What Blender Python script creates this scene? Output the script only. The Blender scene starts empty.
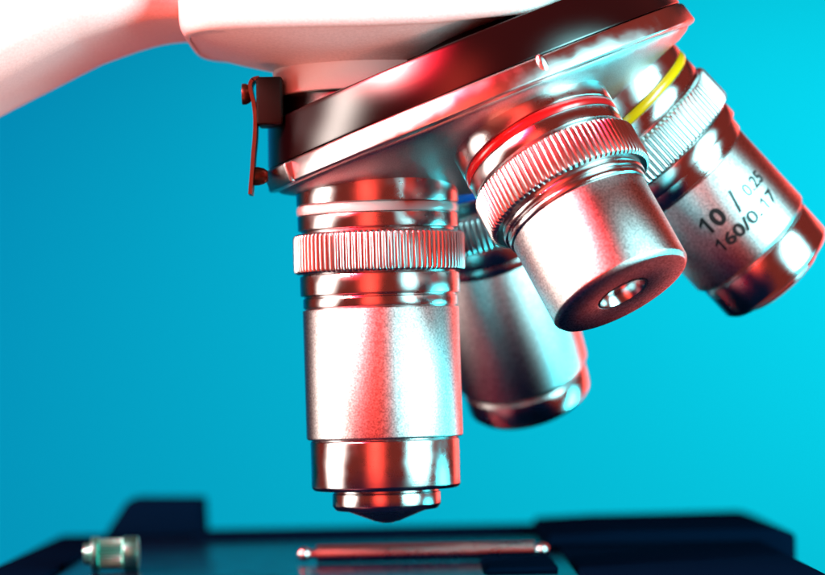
import bpy, bmesh, math, random
import numpy as np
from mathutils import Vector, Matrix, noise

random.seed(4)
S = bpy.context.scene
COL = S.collection
MM = 0.001
pi = math.pi

# ------------------------------------------------------------------ camera
PITCH, ROLL, FPX = 0.0246, 0.0191, 3056.0
F = Vector((0, math.cos(PITCH), math.sin(PITCH)))
U0 = Vector((0, -math.sin(PITCH), math.cos(PITCH)))
R0 = Vector((1, 0, 0))
CR = R0 * math.cos(ROLL) - U0 * math.sin(ROLL)
CU = R0 * math.sin(ROLL) + U0 * math.cos(ROLL)
cam = bpy.data.cameras.new('camera')
cam.sensor_width = 36
cam.lens = FPX / 825 * 36
cam.clip_start = 0.01
cam.clip_end = 20
cam.dof.use_dof = True
cam.dof.focus_distance = 0.478
cam.dof.aperture_fstop = 14
cam.dof.aperture_blades = 9
co = bpy.data.objects.new('camera', cam)
COL.objects.link(co)
co.matrix_world = Matrix((
    (CR.x, CU.x, -F.x, 0), (CR.y, CU.y, -F.y, 0), (CR.z, CU.z, -F.z, 0), (0, 0, 0, 1)))
S.camera = co

# ------------------------------------------------------------------ world and lamps
w = bpy.data.worlds.new('World')
S.world = w
w.use_nodes = True
w.node_tree.nodes['Background'].inputs[0].default_value = (1.0, 0.13, 0.095, 1)
w.node_tree.nodes['Background'].inputs[1].default_value = 0.25

SUBJ = Vector((0.0, 0.49, 0.02))


def area(name, loc, target, sx, sy, power, color, spread=180):
    l = bpy.data.lights.new(name, 'AREA')
    l.shape = 'RECTANGLE'
    l.size, l.size_y = sx, sy
    l.energy = power
    l.color = color
    l.spread = math.radians(spread)
    o = bpy.data.objects.new(name, l)
    COL.objects.link(o)
    o.location = loc
    o.rotation_euler = (Vector(target) - Vector(loc)).to_track_quat('-Z', 'Y').to_euler()
    return o


def polar(az, el, d):
    """az: 0 = from the camera's side, + = to the right; el up."""
    a, e = math.radians(az), math.radians(el)
    return SUBJ + Vector((math.sin(a) * math.cos(e), -math.cos(a) * math.cos(e), math.sin(e))) * d


wb = area('white_softbox', polar(-82, 4, 0.55), SUBJ, 0.15, 0.44, 1.2, (1, 0.86, 0.78), 110)
wb.rotation_euler = ((SUBJ - wb.location).to_track_quat('-Z', 'Y') @ Matrix.Rotation(math.radians(-18), 4, 'Z').to_quaternion()).to_euler()   # the box leans towards the camera at its top
area('white_head_fill', polar(-57, 30, 0.58), SUBJ + Vector((-0.03, 0, 0.07)), 0.09, 0.09, 0.28, (1, 0.93, 0.88), 45)  # added fill to whiten the head and arm; also gives the ring its highlight
area('red_softbox', polar(-15, 2, 0.52), SUBJ, 0.17, 0.50, 1.0, (1, 0.06, 0.04))
area('red_low_softbox', polar(-25, -48, 0.50), SUBJ, 0.34, 0.24, 4.0, (1, 0.20, 0.13))
area('red_high_softbox', polar(-58, 33, 0.55), SUBJ + Vector((-0.01, 0, 0.04)), 0.40, 0.17, 6.5, (1, 0.01, 0.035), 110)
area('cyan_softbox', polar(54, 9, 0.55), SUBJ, 0.24, 0.36, 2.5, (0.36, 0.93, 0.97), 110)
area('cyan_side_softbox', polar(100, -18, 0.60), SUBJ, 0.12, 0.20, 2.8, (0.04, 0.85, 0.95))
area('red_rim_softbox', polar(146, -2, 0.50), SUBJ, 0.20, 0.40, 1.1, (1, 0.10, 0.08))


def spot(name, loc, target, power, color, ang, blend=1.0, rad=0.03):
    l = bpy.data.lights.new(name, 'SPOT')
    l.energy = power
    l.color = color
    l.spot_size = math.radians(ang)
    l.spot_blend = blend
    l.shadow_soft_size = rad
    o = bpy.data.objects.new(name, l)
    COL.objects.link(o)
    o.location = loc
    o.rotation_euler = (Vector(target) - Vector(loc)).to_track_quat('-Z', 'Y').to_euler()
    return o


spot('backdrop_cyan_lamp', (0.75, 1.25, 0.35), (0.13, 2.0, -0.04), 60, (0.3, 0.97, 0.97), 56)
spot('backdrop_blue_lamp', (-0.75, 1.2, 0.30), (-0.35, 2.0, 0.0), 15, (0.05, 0.30, 1.0), 90)

vs = S.view_settings
S.display_settings.display_device = 'sRGB'
vs.view_transform = 'Standard'
vs.look = 'None'
vs.exposure = 0
vs.gamma = 1
S.cycles.max_bounces = 10
S.cycles.caustics_reflective = False
S.cycles.caustics_refractive = False
S.cycles.sample_clamp_indirect = 4

# ------------------------------------------------------------------ materials


def mat(name, base, rough=0.5, metal=0.0, grain=0.0, gscale=3000, rvar=0.0, coat=0.0, spec=0.5,
        big=0.0, scratch=0.0, gdist=0.00012, cvar=0.0, blast=False, enamel=0.0):
    m = bpy.data.materials.new(name)
    m.use_nodes = True
    nt = m.node_tree
    b = nt.nodes['Principled BSDF']
    b.inputs['Base Color'].default_value = (*base, 1)
    b.inputs['Roughness'].default_value = rough
    b.inputs['Metallic'].default_value = metal
    b.inputs['Coat Weight'].default_value = coat
    b.inputs['Coat Roughness'].default_value = 0.12
    b.inputs['Specular IOR Level'].default_value = spec
    tc = nt.nodes.new('ShaderNodeTexCoord')

    def nz(scale, detail=2, vec=None):
        n = nt.nodes.new('ShaderNodeTexNoise')
        n.inputs['Scale'].default_value = scale
        n.inputs['Detail'].default_value = detail
        nt.links.new(vec or tc.outputs['Object'], n.inputs['Vector'])
        return n
    last = None
    if grain:
        n = nz(gscale, 3)
        bp = nt.nodes.new('ShaderNodeBump')
        bp.inputs['Strength'].default_value = grain
        bp.inputs['Distance'].default_value = gdist
        nt.links.new(n.outputs['Fac'], bp.inputs['Height'])
        last = bp
    if big:
        n = nz(220, 2)
        bp = nt.nodes.new('ShaderNodeBump')
        bp.inputs['Strength'].default_value = big
        bp.inputs['Distance'].default_value = 0.0006
        nt.links.new(n.outputs['Fac'], bp.inputs['Height'])
        if last:
            nt.links.new(last.outputs[0], bp.inputs['Normal'])
        last = bp
    if scratch:
        mp = nt.nodes.new('ShaderNodeMapping')
        mp.inputs['Scale'].default_value = (60, 60, 9000)
        nt.links.new(tc.outputs['Object'], mp.inputs['Vector'])
        n = nz(1.0, 3, mp.outputs[0])
        bp = nt.nodes.new('ShaderNodeBump')
        bp.inputs['Strength'].default_value = scratch
        bp.inputs['Distance'].default_value = 0.00003
        nt.links.new(n.outputs['Fac'], bp.inputs['Height'])
        if last:
            nt.links.new(last.outputs[0], bp.inputs['Normal'])
        last = bp
    if last:
        nt.links.new(last.outputs[0], b.inputs['Normal'])
    if rvar:
        n = nz(260, 5)
        mr = nt.nodes.new('ShaderNodeMapRange')
        mr.inputs['From Min'].default_value = 0.3
        mr.inputs['From Max'].default_value = 0.7
        mr.inputs['To Min'].default_value = max(0.02, rough - rvar)
        mr.inputs['To Max'].default_value = rough + rvar
        nt.links.new(n.outputs['Fac'], mr.inputs['Value'])
        nt.links.new(mr.outputs[0], b.inputs['Roughness'])
    if cvar:
        n = nz(gscale * 0.8, 2)
        mx = nt.nodes.new('ShaderNodeMix')
        mx.data_type = 'RGBA'
        mx.inputs[6].default_value = (*[c * (1 - cvar) for c in base], 1)
        mx.inputs[7].default_value = (*[min(1, c * (1 + cvar)) for c in base], 1)
        cr = nt.nodes.new('ShaderNodeMapRange')
        cr.inputs['From Min'].default_value = 0.32
        cr.inputs['From Max'].default_value = 0.68
        nt.links.new(n.outputs['Fac'], cr.inputs['Value'])
        nt.links.new(cr.outputs[0], mx.inputs[0])
        nt.links.new(mx.outputs[2], b.inputs['Base Color'])
    if enamel:
        b.inputs['Specular IOR Level'].default_value = 0
        gl = nt.nodes.new('ShaderNodeBsdfAnisotropic')
        gl.distribution = 'BECKMANN'
        gl.inputs['Color'].default_value = (1, 1, 1, 1)
        gl.inputs['Roughness'].default_value = enamel
        if last:
            nt.links.new(last.outputs[0], gl.inputs['Normal'])
        fr = nt.nodes.new('ShaderNodeFresnel')
        fr.inputs['IOR'].default_value = 1.8
        ms = nt.nodes.new('ShaderNodeMixShader')
        nt.links.new(fr.outputs[0], ms.inputs[0])
        nt.links.new(b.outputs[0], ms.inputs[1])
        nt.links.new(gl.outputs[0], ms.inputs[2])
        out = [n for n in nt.nodes if n.type == 'OUTPUT_MATERIAL'][0]
        nt.links.new(ms.outputs[0], out.inputs['Surface'])
    if blast:   # blasted metal scatters in an even lobe without long tails
        gl = nt.nodes.new('ShaderNodeBsdfAnisotropic')
        gl.distribution = 'BECKMANN'
        gl.inputs['Color'].default_value = (*base, 1)
        gl.inputs['Roughness'].default_value = rough
        for a_, b_ in (('Base Color', 'Color'), ('Roughness', 'Roughness'), ('Normal', 'Normal')):
            for l in list(b.inputs[a_].links):
                nt.links.new(l.from_socket, gl.inputs[b_])
        out = [n for n in nt.nodes if n.type == 'OUTPUT_MATERIAL'][0]
        nt.links.new(gl.outputs[0], out.inputs['Surface'])
        nt.nodes.remove(b)
    return m


M = dict(
    paint=mat('white_textured_paint', (0.80, 0.77, 0.75), 0.5, grain=0.4, gscale=2600, gdist=0.00015, spec=0.35, cvar=0.06),
    collar=mat('white_collar_paint', (0.80, 0.76, 0.73), 0.45, grain=0.4, gscale=2600, gdist=0.00015, spec=0.35),
    black=mat('black_satin_enamel', (0.004, 0.001, 0.0015), 0.27, grain=0.12, gscale=5000, gdist=0.00003, scratch=0.12, enamel=0.31),
    satin=mat('bead_blasted_aluminium', (0.76, 0.75, 0.75), 0.47, 1, grain=0.12, gscale=4200, gdist=0.00003, cvar=0.42, blast=True),
    chrome=mat('polished_chrome', (0.66, 0.65, 0.65), 0.29, 1, rvar=0.05, scratch=0.2, blast=True),
    knurl=mat('knurled_chrome', (0.75, 0.74, 0.74), 0.30, 1, grain=0.1, gscale=5000, blast=True),
    rim=mat('machined_aluminium', (0.78, 0.78, 0.78), 0.42, 1, rvar=0.08, grain=0.08, gscale=8000, gdist=0.00003, scratch=0.3, blast=True),
    under=mat('satin_nosepiece_aluminium', (0.70, 0.70, 0.70), 0.50, 1, grain=0.12, gscale=8000, gdist=0.00003, cvar=0.2, blast=True, rvar=0.05),
    dark=mat('dark_gap', (0.01, 0.01, 0.01), 0.6),
    w_band=mat('white_band_paint', (0.85, 0.83, 0.80), 0.25, coat=0.4),
    r_band=mat('red_band_paint', (0.62, 0.008, 0.01), 0.25, coat=0.4),
    y_band=mat('yellow_band_paint', (1.0, 0.46, 0.001), 0.25, coat=0.4),
    b_band=mat('blue_band_paint', (0.01, 0.13, 0.60), 0.25, coat=0.4),
    ink=mat('black_engraving_ink', (0.012, 0.014, 0.016), 0.38, spec=0.6),
    knob=mat('cyan_lit_metal_knob', (0.10, 0.80, 0.66), 0.36, 1, rvar=0.06),  # plain metal knob; the cyan light on it is put into its base colour
    clip=mat('dark_oxidised_clip', (0.008, 0.004, 0.003), 0.5, grain=0.2, spec=0.12),
    steel=mat('spring_steel', (0.13, 0.07, 0.045), 0.42, 1, rvar=0.08, scratch=0.2),
    stage=mat('black_stage_enamel', (0.001, 0.007, 0.026), 0.22, rvar=0.04, spec=0.06, grain=0.05),
    block=mat('black_matt_enamel', (0.0005, 0.007, 0.022), 0.6, grain=0.2, spec=0.0),  # black parts; blue ambient light is put into the base colour
)
g = bpy.data.materials.new('lens_glass')
g.use_nodes = True
gb = g.node_tree.nodes['Principled BSDF']
gb.inputs['Base Color'].default_value = (0.03, 0.03, 0.05, 1)
gb.inputs['Roughness'].default_value = 0.03
gb.inputs['Coat Weight'].default_value = 1.0
gb.inputs['Coat Roughness'].default_value = 0.02
M['glass'] = g

bd = bpy.data.materials.new('cyan_backdrop_paper')
bd.use_nodes = True
nt = bd.node_tree
b = nt.nodes['Principled BSDF']
b.inputs['Roughness'].default_value = 0.9
b.inputs['Specular IOR Level'].default_value = 0.0
b.inputs['Base Color'].default_value = (0.002, 0.47, 0.58, 1)
M['backdrop'] = bd

# ------------------------------------------------------------------ mesh helpers (millimetres in, metres out)


def link(name, bm, material, parent=None, mw=None, sharp=28, label=None):
    bmesh.ops.recalc_face_normals(bm, faces=bm.faces)
    me = bpy.data.meshes.new(name)
    bm.to_mesh(me)
    bm.free()
    me.transform(Matrix.Scale(MM, 4))
    me.materials.append(M[material])
    me.shade_smooth()
    me.set_sharp_from_angle(angle=math.radians(sharp))
    o = bpy.data.objects.new(name, me)
    COL.objects.link(o)
    if parent:
        o.parent = parent
    if mw is not None:
        o.matrix_local = mw
    if label:
        o['label'] = label
    return o


def chamfer(prof, c=0.18):
    out = [prof[0]]
    for i in range(1, len(prof) - 1):
        p, q, n = Vector(prof[i - 1]), Vector(prof[i]), Vector(prof[i + 1])
        a, b_ = (p - q), (n - q)
        if a.length < 1e-6 or b_.length < 1e-6 or a.angle(b_) > math.radians(158):
            out.append(tuple(q))
            continue
        k1, k2 = min(c, a.length * 0.4), min(c, b_.length * 0.4)
        p1, p2 = q + a.normalized() * k1, q + b_.normalized() * k2
        mid = (p1 + p2) / 2 * 0.45 + q * 0.55
        mid = (p1 + p2) / 2 + (q - (p1 + p2) / 2) * 0.4
        out += [tuple(p1), tuple(mid), tuple(p2)]
    out.append(prof[-1])
    return out


def lathe(prof, segs=192, c=0.18, down=True, bm=None, rfun=None):
    """prof = [(s, r)], s measured down the axis (local -Z)."""
    bm = bm or bmesh.new()
    pr = chamfer(prof, c) if c else prof
    rings = []
    for s, r in pr:
        z = -s if down else s
        if r < 1e-4:
            rings.append([bm.verts.new((0, 0, z))])
            continue
        ring = []
        for i in range(segs):
            a = 2 * pi * i / segs
            rr = r if rfun is None else rfun(s, r, a)
            ring.append(bm.verts.new((rr * math.cos(a), rr * math.sin(a), z)))
        rings.append(ring)
    for A, B in zip(rings, rings[1:]):
        if len(A) == 1 and len(B) == 1:
            continue
        for i in range(segs):
            j = (i + 1) % segs
            if len(A) == 1:
                bm.faces.new((A[0], B[i], B[j]))
            elif len(B) == 1:
                bm.faces.new((A[i], A[j], B[0]))
            else:
                bm.faces.new((A[i], A[j], B[j], B[i]))
    return bm


def knurl_bm(s0, s1, R, rin, teeth=86, depth=0.55, per=8, bev=0.7):
    segs = teeth * per
    prof = [(s0, rin), (s0, R - bev), (s0 + bev * 0.5, R - 0.12), (s0 + bev, R), (s1 - bev, R), (s1 - bev * 0.45, R - 0.15),
            (s1, R - bev), (s1, rin)]

    def rf(s, r, a):
        u = (a / (2 * pi) * teeth) % 1.0
        gq = abs(2 * u - 1) ** 2.2
        k = 1.0 if r > R - bev - 0.01 else 0.0
        if r >= R - 0.2:
            return r - depth * gq * (1.0 if r > R - 0.01 else 0.8)
        if k:
            return min(r, r) - 0.15 * gq
        return r
    return lathe(prof, segs, c=0, rfun=rf)


def box(bm, x0, x1, y0, y1, z0, z1, bev=0.3):
    vs_ = [bm.verts.new(p) for p in [(x0, y0, z0), (x1, y0, z0), (x1, y1, z0), (x0, y1, z0),
                                     (x0, y0, z1), (x1, y0, z1), (x1, y1, z1), (x0, y1, z1)]]
    fs = [bm.faces.new([vs_[i] for i in q]) for q in
          [(0, 3, 2, 1), (4, 5, 6, 7), (0, 1, 5, 4), (1, 2, 6, 5), (2, 3, 7, 6), (3, 0, 4, 7)]]
    if bev:
        es = list({e for f in fs for e in f.edges})
        bmesh.ops.bevel(bm, geom=es, offset=bev, segments=3, affect='EDGES', profile=0.5)
    return bm


def prism(pts, y0, y1, bev=0.3):
    """outline in x,z extruded along y"""
    bm = bmesh.new()
    A = [bm.verts.new((x, y0, z)) for x, z in pts]
    B = [bm.verts.new((x, y1, z)) for x, z in pts]
    n = len(pts)
    bm.faces.new(A)
    bm.faces.new(B[::-1])
    for i in range(n):
        bm.faces.new((A[i], B[i], B[(i + 1) % n], A[(i + 1) % n]))
    if bev:
        bmesh.ops.bevel(bm, geom=list(bm.edges), offset=bev, segments=3, affect='EDGES', profile=0.5)
    return bm


def frame(origin_mm, d, yref=Vector((0, 1, 0))):
    """local -Z runs along d, local -Y faces the camera"""
    z = -Vector(d).normalized()
    y = (yref - z * yref.dot(z)).normalized()
    x = y.cross(z)
    m = Matrix(((x.x, y.x, z.x, origin_mm[0] * MM), (x.y, y.y, z.y, origin_mm[1] * MM),
                (x.z, y.z, z.z, origin_mm[2] * MM), (0, 0, 0, 1)))
    return m


def pix(px, py, Y):
    """the point at distance Y (mm along world y) that the photograph shows at px, py"""
    u, v = (px - 412.5) / FPX, -(py - 287.5) / FPX
    d = F + CR * u + CU * v
    return d * (Y / d.y)


# ------------------------------------------------------------------ backdrop
bm = bmesh.new()
pts = []
for i in range(13):
    pts.append((2000, 1100 - i * 120))
for i in range(1, 13):
    a = i / 12 * pi / 2
    pts.append((2000 - 300 * (1 - math.cos(a)), -340 - 300 * math.sin(a)))
pts.append((900, -640))
prev = None
for y, z in pts:
    cur = [bm.verts.new((x, y, z)) for x in (-2000, -1000, 0, 1000, 2000)]
    if prev:
        for i in range(4):
            bm.faces.new((prev[i], prev[i + 1], cur[i + 1], cur[i]))
    prev = cur
bo = link('backdrop', bm, 'backdrop')
bo['kind'] = 'structure'
bo['label'] = 'smooth cyan blue studio backdrop behind the microscope'

# ------------------------------------------------------------------ microscope root
P = Vector((-5.4348, 495.678, 86.6624))
TH, PH = 0.3788, -0.2541
N = Vector((math.sin(TH) * math.cos(PH), -math.sin(TH) * math.sin(PH), -math.cos(TH)))
V = Vector((0, 0, -1))
DIR = [Matrix.Rotation(a, 3, N) @ V for a in (0, -pi / 2, pi, pi / 2)]
SEAT = 59.3

root = bpy.data.objects.new('microscope', None)
COL.objects.link(root)
root['label'] = 'white laboratory microscope with four metal objectives on a tilted revolving nosepiece'
root['category'] = 'microscope'

# ------------------------------------------------------------------ head
AX = -5.4     # optical axis x
AY = 495.7
ppm = 6.16


def px2x(px, Y=495.7):
    return pix(px, 200, Y).x


def px2z(px, py, Y=495.7):
    return pix(px, py, Y).z


z_bot = px2z(340, 63, 482)
z_crease = px2z(340, 19, 466)


def head_ring(bm, z, hw, hd, n, cx=AX, cy=AY, rise=0.0, segs=160):
    ring = []
    for i in range(segs):
        a = 2 * pi * i / segs
        c, s = math.cos(a), math.sin(a)
        x = hw * math.copysign(abs(c) ** (2 / n), c)
        y = hd * math.copysign(abs(s) ** (2 / n), s)
        zz = z + rise * max(0, (x - 7.0))
        ring.append(bm.verts.new((cx + x, cy + y, zz)))
    return ring


def skin(bm, rings, cap=True):
    for A, B in zip(rings, rings[1:]):
        n = len(A)
        for i in range(n):
            j = (i + 1) % n
            bm.faces.new((A[i], A[j], B[j], B[i]))
    if cap:
        bm.faces.new(rings[0])
        bm.faces.new(rings[-1][::-1])
    return bm


bm = bmesh.new()
HW, HD = 30.8, 29.0
spec = []
hgt = z_crease - z_bot
# bottom disc -> frustum -> rounded crease -> wall
spec += [(z_bot, 15.0, 15.0, 2.0, 0.42), (z_bot + 0.1, 16.6, 16.4, 2.0, 0.42), (z_bot + 0.6, 17.9, 17.4, 2.05, 0.42)]
for t in (0.15, 0.3, 0.45, 0.6, 0.75, 0.86):
    spec.append((z_bot + 0.6 + (hgt - 0.6) * t, 17.9 + (HW - 17.9) * t ** 0.95, 17.4 + (HD - 17.4) * t ** 0.9,
                 2.05 + 3.2 * t, 0.42 * (1 - t * 0.75)))
for k in range(0, 7):
    a = k / 6 * pi / 2
    spec.append((z_crease - 0.9 + 3.2 * (1 - math.cos(a)), HW - 1.6 + 1.6 * math.sin(a), HD - 1.9 + 1.9 * math.sin(a), 5.4, 0.10 * (1 - k / 6)))
spec += [(z_crease + 10, HW + .3, HD + .2, 5.4, 0), (z_crease + 40, HW + 1, HD + 1, 5.4, 0), (z_crease + 44, HW - 1, HD - 1, 5, 0),
         (z_crease + 46, HW - 6, HD - 6, 4, 0)]
rings = [head_ring(bm, z, a_, b_, n_, rise=rs) for z, a_, b_, n_, rs in spec]
skin(bm, rings)
head = link('head', bm, 'paint', root, sharp=60)

# collar under the head
zc0, zc1 = px2z(340, 60, 480), px2z(340, 88.5, 480)
prof = [(-zc0, 0), (-zc0, 16.6), (-zc1, 16.6), (-zc1, 0)]
bm = lathe([(s, r) for s, r in prof], 160, c=0.35)
link('collar', bm, 'collar', head, Matrix.Translation((AX * MM, AY * MM, 0)))

# ------------------------------------------------------------------ arm
bm = bmesh.new()
outline = [(-140, 190, -25, 9), (-80, 157, -25, 9), (0, 114, -25, 9), (40, 93, -25, 8), (80, 72, -24.5, 7.5), (110, 57, -23.5, 7), (130, 47.5, -22, 6.5),
           (148, 39.5, -20, 6), (165, 34, -18, 5), (182, 30.5, -16, 4), (200, 30, -15, 3.5), (230, 36, -14, 3.5), (262, 42, -14, 3)]
xs = np.linspace(-140, 262, 90)
ox = np.array([o[0] for o in outline])
yb = np.interp(xs, ox, [o[1] for o in outline])
yf = np.interp(xs, ox, [o[2] for o in outline])
rr = np.interp(xs, ox, [o[3] for o in outline])


def smooth(v, k=3):
    for _ in range(k):
        v = np.concatenate([[v[0]], (v[:-2] + 2 * v[1:-1] + v[2:]) / 4, [v[-1]]])
    return v


yb, yf, rr = smooth(yb, 12), smooth(yf, 12), smooth(rr, 12)
rings = []
for x_, b0, f0, r0 in zip(xs, yb, yf, rr):
    Yc = 495.7
    p = pix(x_, b0, Yc)
    zb = pix(x_, b0 - np.interp(x_, [90, 185], [14, 3]), Yc).z
    ring = []
    top = zb + 60 + (0 if x_ > 0 else 20)
    r_h = min(r0, 22)
    # front bottom round (front at AY+f0)
    for k in range(11):
        a = k / 10 * pi / 2
        ring.append((p.x, AY + f0 + r_h * (1 - math.cos(a)), zb + r_h * 0.62 * (1 - math.sin(a))))
    ring = ring[::1]
    ring = [(p.x, AY + f0 + 1, top), (p.x, AY + f0, top - 2), (p.x, AY + f0, (top + zb) / 2)] + ring
    for k in range(9):
        a = pi / 2 * (1 - k / 8)
        ring.append((p.x, AY + 26 - r_h * (1 - math.cos(a)), zb + r_h * 0.62 * (1 - math.sin(a))))
    ring += [(p.x, AY + 26, top - 2), (p.x, AY + 24, top)]
    rings.append([bm.verts.new(q) for q in ring])
skin(bm, rings)
link('arm', bm, 'paint', root, sharp=60)

# ------------------------------------------------------------------ nosepiece
NV = Matrix.Rotation(math.radians(2.3), 3, Vector((1, 0, 0))) @ N   # the disc itself sits a touch off the mean axis
if NV.y > N.y:
    NV = Matrix.Rotation(math.radians(-2.3), 3, Vector((1, 0, 0))) @ N
mN = frame(P + N * 46 - NV * 46, NV)
LB = 44.9
prof = [(LB - 6.9, 12), (LB - 6.9, 33.6), (LB - 6.1, 33.9), (LB, 36.3), (LB + 0.02, 30), (LB + 0.02, 12)]
nose = link('nosepiece', lathe(prof, 256, c=0.35), 'black', root, mN)
# fixed black mount under the collar, on the upright axis
zt, zb = px2z(340, 87, 480), px2z(340, 150, 480)
bm = lathe([(-zt, 0), (-zt, 15.6), (-zb, 15.6), (-zb, 0)], 160, c=0.3)
link('nosepiece_mount', bm, 'black', root, Matrix.Translation((AX * MM, AY * MM, 0)))
# upper black turret body seen between head and ring on the right
bm = lathe([(LB - 9, 0), (LB - 9, 20), (LB - 8.5, 21), (LB - 6.6, 22), (LB - 6.3, 10)], 160, c=0.3)
link('turret_hub', bm, 'black', nose)

bm = lathe([(LB + 0.1, 20), (LB + 0.1, 36.45), (LB + 0.5, 36.75), (LB + 3.3, 37.5), (LB + 3.65, 37.2), (LB + 3.9, 36.4), (LB + 3.9, 20)], 256, c=0.16)
link('silver_ring', bm, 'rim', nose)
cone = [(LB + 3.85, 20), (LB + 3.85, 36.2), (LB + 4.5, 35.6), (50.4, 33.9), (52.0, 29.6), (55.1, 21.9), (60.2, 9.2), (60.9, 7.2), (61.0, 0)]
link('underside', lathe(cone, 256, c=0.3), 'under', nose)

# detent notch and its bright edges on the silver ring, and one on the left
inv = mN.inverted()


def rim_angle(px, py):
    """angle round the nosepiece of the rim point nearest the camera under px, py"""
    best = None
    for i in range(720):
        a = 2 * pi * i / 720
        q = mN @ Vector((37 * math.cos(a) * MM, 37 * math.sin(a) * MM, -(LB + 1.7) * MM))
        nrm = mN.to_3x3() @ Vector((math.cos(a), math.sin(a), 0))
        if nrm.dot(q) > 0:
            continue
        u = q.dot(CR) / q.dot(F) * FPX + 412.5
        v = -q.dot(CU) / q.dot(F) * FPX + 287.5
        d = (u - px) ** 2 + (v - py) ** 2
        if best is None or d < best[0]:
            best = (d, a)
    return best[1]


an = rim_angle(547, 72)
bm = bmesh.new()
bmesh.ops.create_uvsphere(bm, u_segments=24, v_segments=16, radius=1.0)
bmesh.ops.scale(bm, vec=(0.75, 0.95, 2.0), verts=bm.verts)
ma = Matrix.Rotation(an, 4, 'Z') @ Matrix.Translation((36.6 * MM, 0, -(LB + 1.75) * MM))
link('click_stop', bm, 'rim', nose, ma)
an = rim_angle(284, 183)
bm = box(bmesh.new(), -0.6, 1.2, -5.5, 5.5, -1.8, 1.6, 0.45)
ma = Matrix.Rotation(an, 4, 'Z') @ Matrix.Translation((36.6 * MM, 0, -(LB + 1.8) * MM))
link('index_lug', bm, 'rim', nose, ma)

# ------------------------------------------------------------------ click spring at the left
Ys = 488
q0 = pix(257, 79, Ys)
q1 = pix(286, 126, Ys)
bm = box(bmesh.new(), q0.x, q1.x - .3, Ys - 4, Ys + 5, q1.z, q0.z, 0.5)
spring = link('spring_bracket', bm, 'clip', root)
path = [(260, 79), (254, 80.5), (251, 86), (252, 95), (254.5, 105), (256, 120), (255.5, 138), (254, 155), (253, 170), (252, 182), (251, 195)]
bm = bmesh.new()
prevr = None
first = None
th = 0.3
pp = [pix(a, b_, Ys) for a, b_ in path]
# densify
dense = []
for i in range(len(pp) - 1):
    p0 = pp[max(i - 1, 0)]; p1 = pp[i]; p2 = pp[i + 1]; p3 = pp[min(i + 2, len(pp) - 1)]
    for k in range(6):
        t = k / 6
        dense.append(0.5 * ((2 * p1) + (-p0 + p2) * t + (2 * p0 - 5 * p1 + 4 * p2 - p3) * t * t + (-p0 + 3 * p1 - 3 * p2 + p3) * t ** 3))
dense.append(pp[-1])
rings = []
for i, p in enumerate(dense):
    t = (dense[min(i + 1, len(dense) - 1)] - dense[max(i - 1, 0)]).normalized()
    nr = Vector((t.z, 0, -t.x))
    hw = 3.0 if i > 6 else 2.6
    rings.append([bm.verts.new(p + nr * s1 * th + Vector((0, s2 * hw, 0))) for s1, s2 in ((-1, -1), (1, -1), (1, 1), (-1, 1))])
skin(bm, rings)
link('leaf_spring', bm, 'steel', spring, sharp=50)


def screw(px, py, r, h, Y, nm='screw'):
    c = pix(px, py, Y)
    bm = lathe([(0, 0), (0, r * 0.55), (0.25 * h, r * 0.85), (h * 0.6, r), (h, r), (h, 0)], 40, c=0.1)
    bmesh.ops.rotate(bm, verts=bm.verts, cent=(0, 0, 0), matrix=Matrix.Rotation(-pi / 2, 3, 'Y'))
    bmesh.ops.rotate(bm, verts=bm.verts, cent=(0, 0, 0), matrix=Matrix.Rotation(pi, 3, 'Z'))
    bmesh.ops.translate(bm, verts=bm.verts, vec=c)
    return link(nm, bm, 'steel', spring)


screw(252, 94, 1.7, 1.6, Ys)
screw(268, 176, 1.5, 2.6, Ys, 'click_pin')

# ------------------------------------------------------------------ objectives


def text_bm(txt, height, x0, x1, yc, R, bold=0.02):
    """flat lettering wrapped on a cylinder of radius R: x runs round the barrel, yc is the local z of its middle"""
    cu = bpy.data.curves.new('lettering', 'FONT')
    cu.body = txt
    cu.size = 1.0
    cu.offset = bold
    cu.resolution_u = 6
    to = bpy.data.objects.new('lettering_source', cu)
    COL.objects.link(to)
    bpy.context.view_layer.update()
    me = bpy.data.meshes.new_from_object(to.evaluated_get(bpy.context.evaluated_depsgraph_get()))
    bpy.data.objects.remove(to)
    bm = bmesh.new()
    bm.from_mesh(me)
    bpy.data.meshes.remove(me)
    xa, xb = min(v.co.x for v in bm.verts), max(v.co.x for v in bm.verts)
    ya, yb_ = min(v.co.y for v in bm.verts), max(v.co.y for v in bm.verts)
    for v in bm.verts:
        v.co.x = x0 + (v.co.x - xa) / (xb - xa) * (x1 - x0)
        v.co.y = yc + ((v.co.y - ya) / (yb_ - ya) - 0.5) * height
        v.co.z = 0
    x = x0 + 0.25
    while x < x1:
        bmesh.ops.bisect_plane(bm, geom=list(bm.verts) + list(bm.edges) + list(bm.faces), plane_co=(x, 0, 0), plane_no=(1, 0, 0))
        x += 0.25
    for v in bm.verts:
        a = v.co.x / R
        v.co = Vector((R * math.sin(a), -R * math.cos(a), v.co.y))
    return bm


def merge(bms):
    out = bmesh.new()
    for b_ in bms:
        me = bpy.data.meshes.new('tmp')
        b_.to_mesh(me)
        b_.free()
        out.from_mesh(me)
        bpy.data.meshes.remove(me)
    return out


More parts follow.
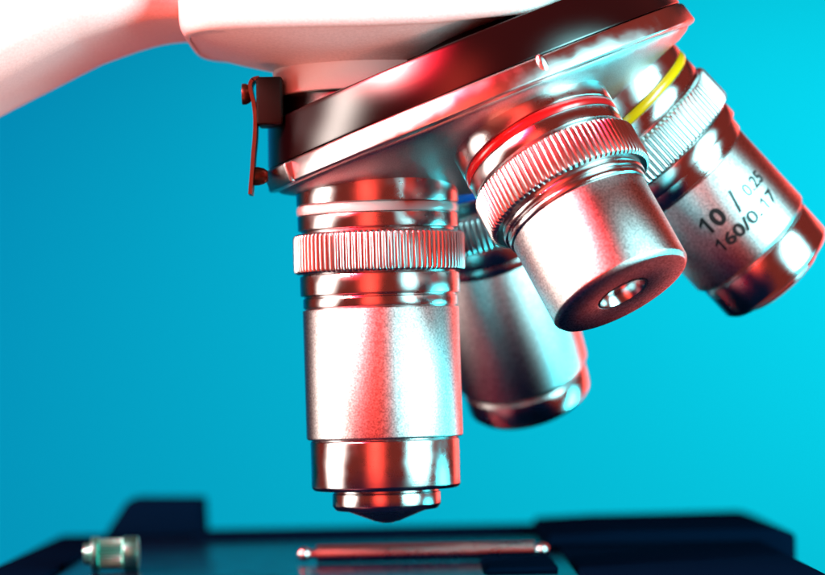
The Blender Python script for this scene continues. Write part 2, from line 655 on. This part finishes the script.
def objective(k, prof, band, collar=None, tip=None, lens=None, label='', d=None, kn=(6.2, 12.7, 13.9), teeth=86,
              top=None, extra_tilt=None, sections=None):
    D = Vector(DIR[k]) if d is None else Vector(d)
    seat = P + DIR[k] * SEAT
    # swing about the colour band so that a small tilt does not move the mount
    m = frame(seat, D)
    o = link('objective', lathe(prof, 224, c=0.16), 'satin', root, m, label=label)
    top = top or [(-3.5, 0), (-3.5, 13.15), (1.55, 13.15), (1.65, 12.85), (3.25, 12.85), (3.35, 13.05), (5.6, 13.05), (5.8, 12.4), (6.6, 12.4), (6.6, 0)]
    link('mounting_collar', lathe(top, 224, c=0.14), 'chrome', o)
    link('colour_band', lathe([(1.7, 12.6), (1.72, 13.0), (2.0, 13.16), (2.45, 13.22), (2.9, 13.16), (3.18, 13.0), (3.2, 12.6)], 224, c=0), band, o)
    s0, s1, R = kn
    link('knurled_ring', knurl_bm(s0, s1, R, 9.0, teeth), 'knurl', o)
    if sections:
        link('polished_neck', lathe(sections, 224, c=0.14), 'chrome', o)
    if collar:
        link('front_collar', lathe(collar, 224, c=0.2), 'chrome', o)
    if tip:
        link('front_tip', lathe(tip, 160, c=0.14), 'chrome', o)
    if lens:
        link('front_lens', lathe(lens, 96, c=0), 'glass', o)
    return o


# white band, upright: 100x in use
NECK = [(12.2, 0), (12.2, 12.4), (12.9, 12.4), (13.0, 12.95), (16.2, 12.95), (16.3, 12.3), (16.6, 12.3), (16.7, 12.55), (18.2, 12.55), (18.25, 12.2), (18.7, 12.2), (18.7, 0)]
lean = math.radians(0.7)
dW = Vector((math.sin(lean), 0, -math.cos(lean)))
objective(0, [(18.5, 0), (18.5, 12.3), (18.5, 12.65), (39.2, 12.65), (39.45, 12.45), (39.45, 0)], 'w_band',
          sections=NECK,
          collar=[(39.2, 0), (39.2, 11.8), (39.65, 11.8), (39.75, 12.05), (47.2, 12.05), (47.7, 11.6), (47.7, 0)],
          tip=[(47.4, 0), (47.4, 8.5), (48.2, 8.5), (48.3, 8.75), (50.3, 8.75), (51.0, 8.2), (51.2, 6.4), (52.9, 2.0), (52.9, 0)],
          lens=[(52.6, 1.7), (52.95, 1.6), (53.15, 0.9), (53.2, 0)],
          label='upright objective with the white band, in use over the stage', d=dW)

# red band, short, towards the camera
dR = Vector(DIR[1])
ax_r = dR.cross(Vector((0, -1, 0))).normalized()
dR = Matrix.Rotation(math.radians(2.5), 3, ax_r) @ dR
objective(1, [(15.2, 0), (15.2, 11.5), (29.2, 11.5), (29.9, 10.9), (29.9, 4.25), (29.5, 4.05), (26.0, 4.05), (26.0, 0)], 'r_band',
          sections=[(12.2, 0), (12.2, 11.9), (13.0, 11.9), (13.1, 12.3), (13.9, 12.2), (14.0, 11.7), (14.2, 11.7), (14.3, 11.85), (15.0, 11.85), (15.3, 11.4), (15.3, 0)],
          lens=[(27.0, 3.6), (27.9, 3.5), (28.3, 2.0), (28.45, 0)],
          label='short objective with the red band and a flat front with a round hole', d=dR)
objR = [o for o in root.children if o.name.startswith('objective')][-1]
link('front_bore', lathe([(29.86, 4.02), (29.94, 4.2), (29.92, 3.9), (29.2, 3.55), (27.2, 3.3), (27.0, 2.9), (26.2, 2.9)], 120, c=0), 'chrome', objR)

# yellow band, 10x, rear right
dY = Vector(DIR[2])
objective(2, [(18.4, 0), (18.4, 11.6), (33.8, 11.65), (34.5, 11.0), (34.5, 0)], 'y_band',
          sections=[(12.2, 0), (12.2, 12.2), (12.9, 12.2), (13.0, 12.8), (15.4, 12.8), (15.5, 12.0), (15.8, 12.0), (15.9, 12.0), (17.9, 11.9), (18.0, 11.4), (18.5, 11.4), (18.5, 0)],
          collar=[(34.2, 0), (34.2, 10.6), (34.8, 10.6), (34.9, 11.0), (40.4, 11.0), (41.3, 10.2), (41.3, 0)],
          tip=[(41.0, 0), (41.0, 7.8), (42.0, 7.8), (42.6, 7.2), (42.6, 4.5), (42.0, 4.3), (42.0, 0)],
          lens=[(41.9, 4.0), (42.2, 2.5), (42.3, 0)],
          label='objective with the yellow band and black engraved numbers', d=dY)
objY = [o for o in root.children if o.name.startswith('objective')][-1]
RT = 11.69
zl1, zl2 = -(34.5 - 10.0), -(34.5 - 6.0)


def one_bm(x0, x1, h, yc, R, t=0.34):
    """figure one: an upright stroke with a flag at its top left"""
    w_ = (x1 - x0)
    st = x1 - t * w_ * 1.15
    pts_ = [(st, -0.5), (x1, -0.5), (x1, 0.5), (st + 0.08 * w_, 0.5), (x0, 0.24), (x0, 0.08), (st, 0.22)]
    bm = bmesh.new()
    vs2 = [bm.verts.new((a, yc + b_ * h, 0)) for a, b_ in pts_]
    bm.faces.new(vs2)
    x = x0 + 0.2
    while x < x1:
        bmesh.ops.bisect_plane(bm, geom=list(bm.verts) + list(bm.edges) + list(bm.faces), plane_co=(x, 0, 0), plane_no=(1, 0, 0))
        x += 0.2
    for v in bm.verts:
        a = v.co.x / R
        v.co = Vector((R * math.sin(a), -R * math.cos(a), v.co.y))
    return bm


lt = merge([one_bm(-5.6, -4.1, 3.2, zl1, RT), text_bm('0', 3.2, -3.4, -1.0, zl1, RT, 0.04),
            text_bm('/', 3.9, 0.9, 2.5, zl1 - 0.1, RT, 0.02), text_bm('0.25', 2.3, 3.9, 8.8, zl1 - 0.3, RT, 0.02),
            one_bm(-5.7, -4.6, 2.35, zl2, RT), text_bm('60/0.', 2.35, -4.0, 3.9, zl2, RT, 0.035),
            one_bm(4.6, 5.7, 2.35, zl2, RT), text_bm('7', 2.35, 6.5, 8.2, zl2, RT, 0.035)])
link('lettering', lt, 'ink', objY)

# blue band, rear left
objective(3, [(18.4, 0), (18.4, 11.75), (42.6, 11.75), (43.9, 10.9), (43.9, 0)], 'b_band',
          sections=NECK[:-2] + [(18.5, 11.3), (18.5, 0)],
          collar=[(43.6, 0), (43.6, 10.5), (44.2, 10.5), (44.3, 11.0), (48.2, 11.0), (49.4, 9.9), (49.4, 0)],
          tip=[(49.2, 0), (49.2, 6.6), (50.4, 6.6), (51.0, 6.1), (51.2, 3.0), (51.2, 0)],
          lens=[(51.1, 2.4), (51.4, 1.4), (51.5, 0)],
          label='blurred objective with the blue band behind the others')

# ------------------------------------------------------------------ stage
ZS = -35.0
bm = prism([(-73, ZS - 9), (63, ZS - 9), (63, ZS), (-73, ZS)], 395, 640, 0.6)
stage = link('stage', bm, 'stage', root)
a0, a1 = pix(106, 531, 638), pix(206, 531, 638)
t0, t1 = pix(131, 498, 638), pix(204, 498, 638)
link('slide_clamp', prism([(a0.x, ZS + .05), (a1.x, ZS + .05), (t1.x, t1.z), (t0.x, t0.z)], 630, 648, 0.8), 'block', stage)
c0, c1 = pix(546, 531, 570), pix(791, 527, 570)
bm = prism([(c0.x, ZS + .05), (63.05, ZS + .05), (63.05, ZS - 30), (c1.x + .3, ZS - 30), (c1.x + .3, c1.z - 1), (c1.x - 3, c1.z + .2), (c0.x + 12, c1.z), (c0.x, c1.z - .4)], 565, 632, 0.8)
link('mechanical_stage_block', bm, 'block', stage)
# low dark ledge in front of it
d0 = pix(480, 561, 525)
link('slide_holder_jaw', prism([(d0.x, ZS + .05), (d0.x + 12.5, ZS + .05), (d0.x + 12.5, ZS + .9), (d0.x + 1, ZS + .9)], 505, 540, 0.2), 'block', stage)
# rounded hump on the block
h0 = pix(578, 527, 620)
bm = lathe([(0, 0), (0.0, 6.5), (0.9, 8.9), (2.0, 9.4), (9, 9.4), (9, 0)], 96, c=0.3)
bmesh.ops.translate(bm, verts=bm.verts, vec=(h0.x, 619, h0.z + 1.5))
link('clamp_screw_cap', bm, 'block', stage)
# travel knob lying across at the left
k0, k1 = pix(84, 549, 528), pix(139, 549, 528)
kr = 3.0


def xlathe(prof, cx, y, z, segs=96, c=0.15, rfun=None):
    bm = lathe(prof, segs, c=c, rfun=rfun)
    bmesh.ops.rotate(bm, verts=bm.verts, cent=(0, 0, 0), matrix=Matrix.Rotation(-pi / 2, 3, 'Y'))
    bmesh.ops.translate(bm, verts=bm.verts, vec=(cx, y, z))
    return bm


L = k1.x - k0.x


def ribs(s, r, a):
    if 2.7 < s < L - 2.6 and r > 2:
        return r - 0.22 * (0.5 + 0.5 * math.cos(a * 30))
    return r


kz = ZS + kr + .05
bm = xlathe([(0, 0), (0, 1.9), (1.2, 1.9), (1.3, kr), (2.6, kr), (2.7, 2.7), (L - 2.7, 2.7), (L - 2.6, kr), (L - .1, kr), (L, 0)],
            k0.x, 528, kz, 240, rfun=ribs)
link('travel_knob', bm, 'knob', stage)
# guide rail with ball ends
r0_, r1_ = pix(297, 555, 538), pix(549, 553, 538)
L2 = r1_.x - r0_.x
bp_ = [(0, 0)]
for k in range(1, 8):
    a = k / 8 * pi
    bp_.append((1.25 - 1.25 * math.cos(a), 1.25 * math.sin(a)))
bp_ += [(2.4, 0.8), (3.4, 0.8), (3.5, 1.6), (L2 - 2.6, 1.6), (L2 - 2.5, 0.7)]
for k in range(1, 8):
    a = k / 8 * pi
    bp_.append((L2 - 1.25 - 1.25 * math.cos(a), 1.25 * math.sin(a)))
bp_.append((L2, 0))
bm = xlathe(bp_, r0_.x, 538, ZS + 1.7, 64, c=0)
link('guide_rail', bm, 'chrome', stage, sharp=60)

link('edge_strip', prism([(-73.2, ZS + .05), (-62, ZS + .05), (-62.2, ZS + .9), (-73.2, ZS + .9)], 400, 630, 0.2), 'block', stage)

b0, b1 = pix(200, 531, 636), pix(552, 531, 636)
link('rear_edge', prism([(b0.x, ZS + .05), (b1.x, ZS + .05), (b1.x, ZS + 1.0), (b0.x, ZS + 1.0)], 612, 641, 0.3), 'block', stage)

link('dark_block_step', prism([(26, ZS + .05), (63.3, ZS + .05), (63.3, ZS + 1.0), (26.5, ZS + 1.0)], 440, 566, 0.2), 'block', stage)  # low plate added to darken the stage in front of the block

# the microscope's empty stands under the optical axis, on the stage
base = Vector((AX, AY, ZS)) * MM
root.location = base
for ch in root.children:
    ch.location = ch.location - base
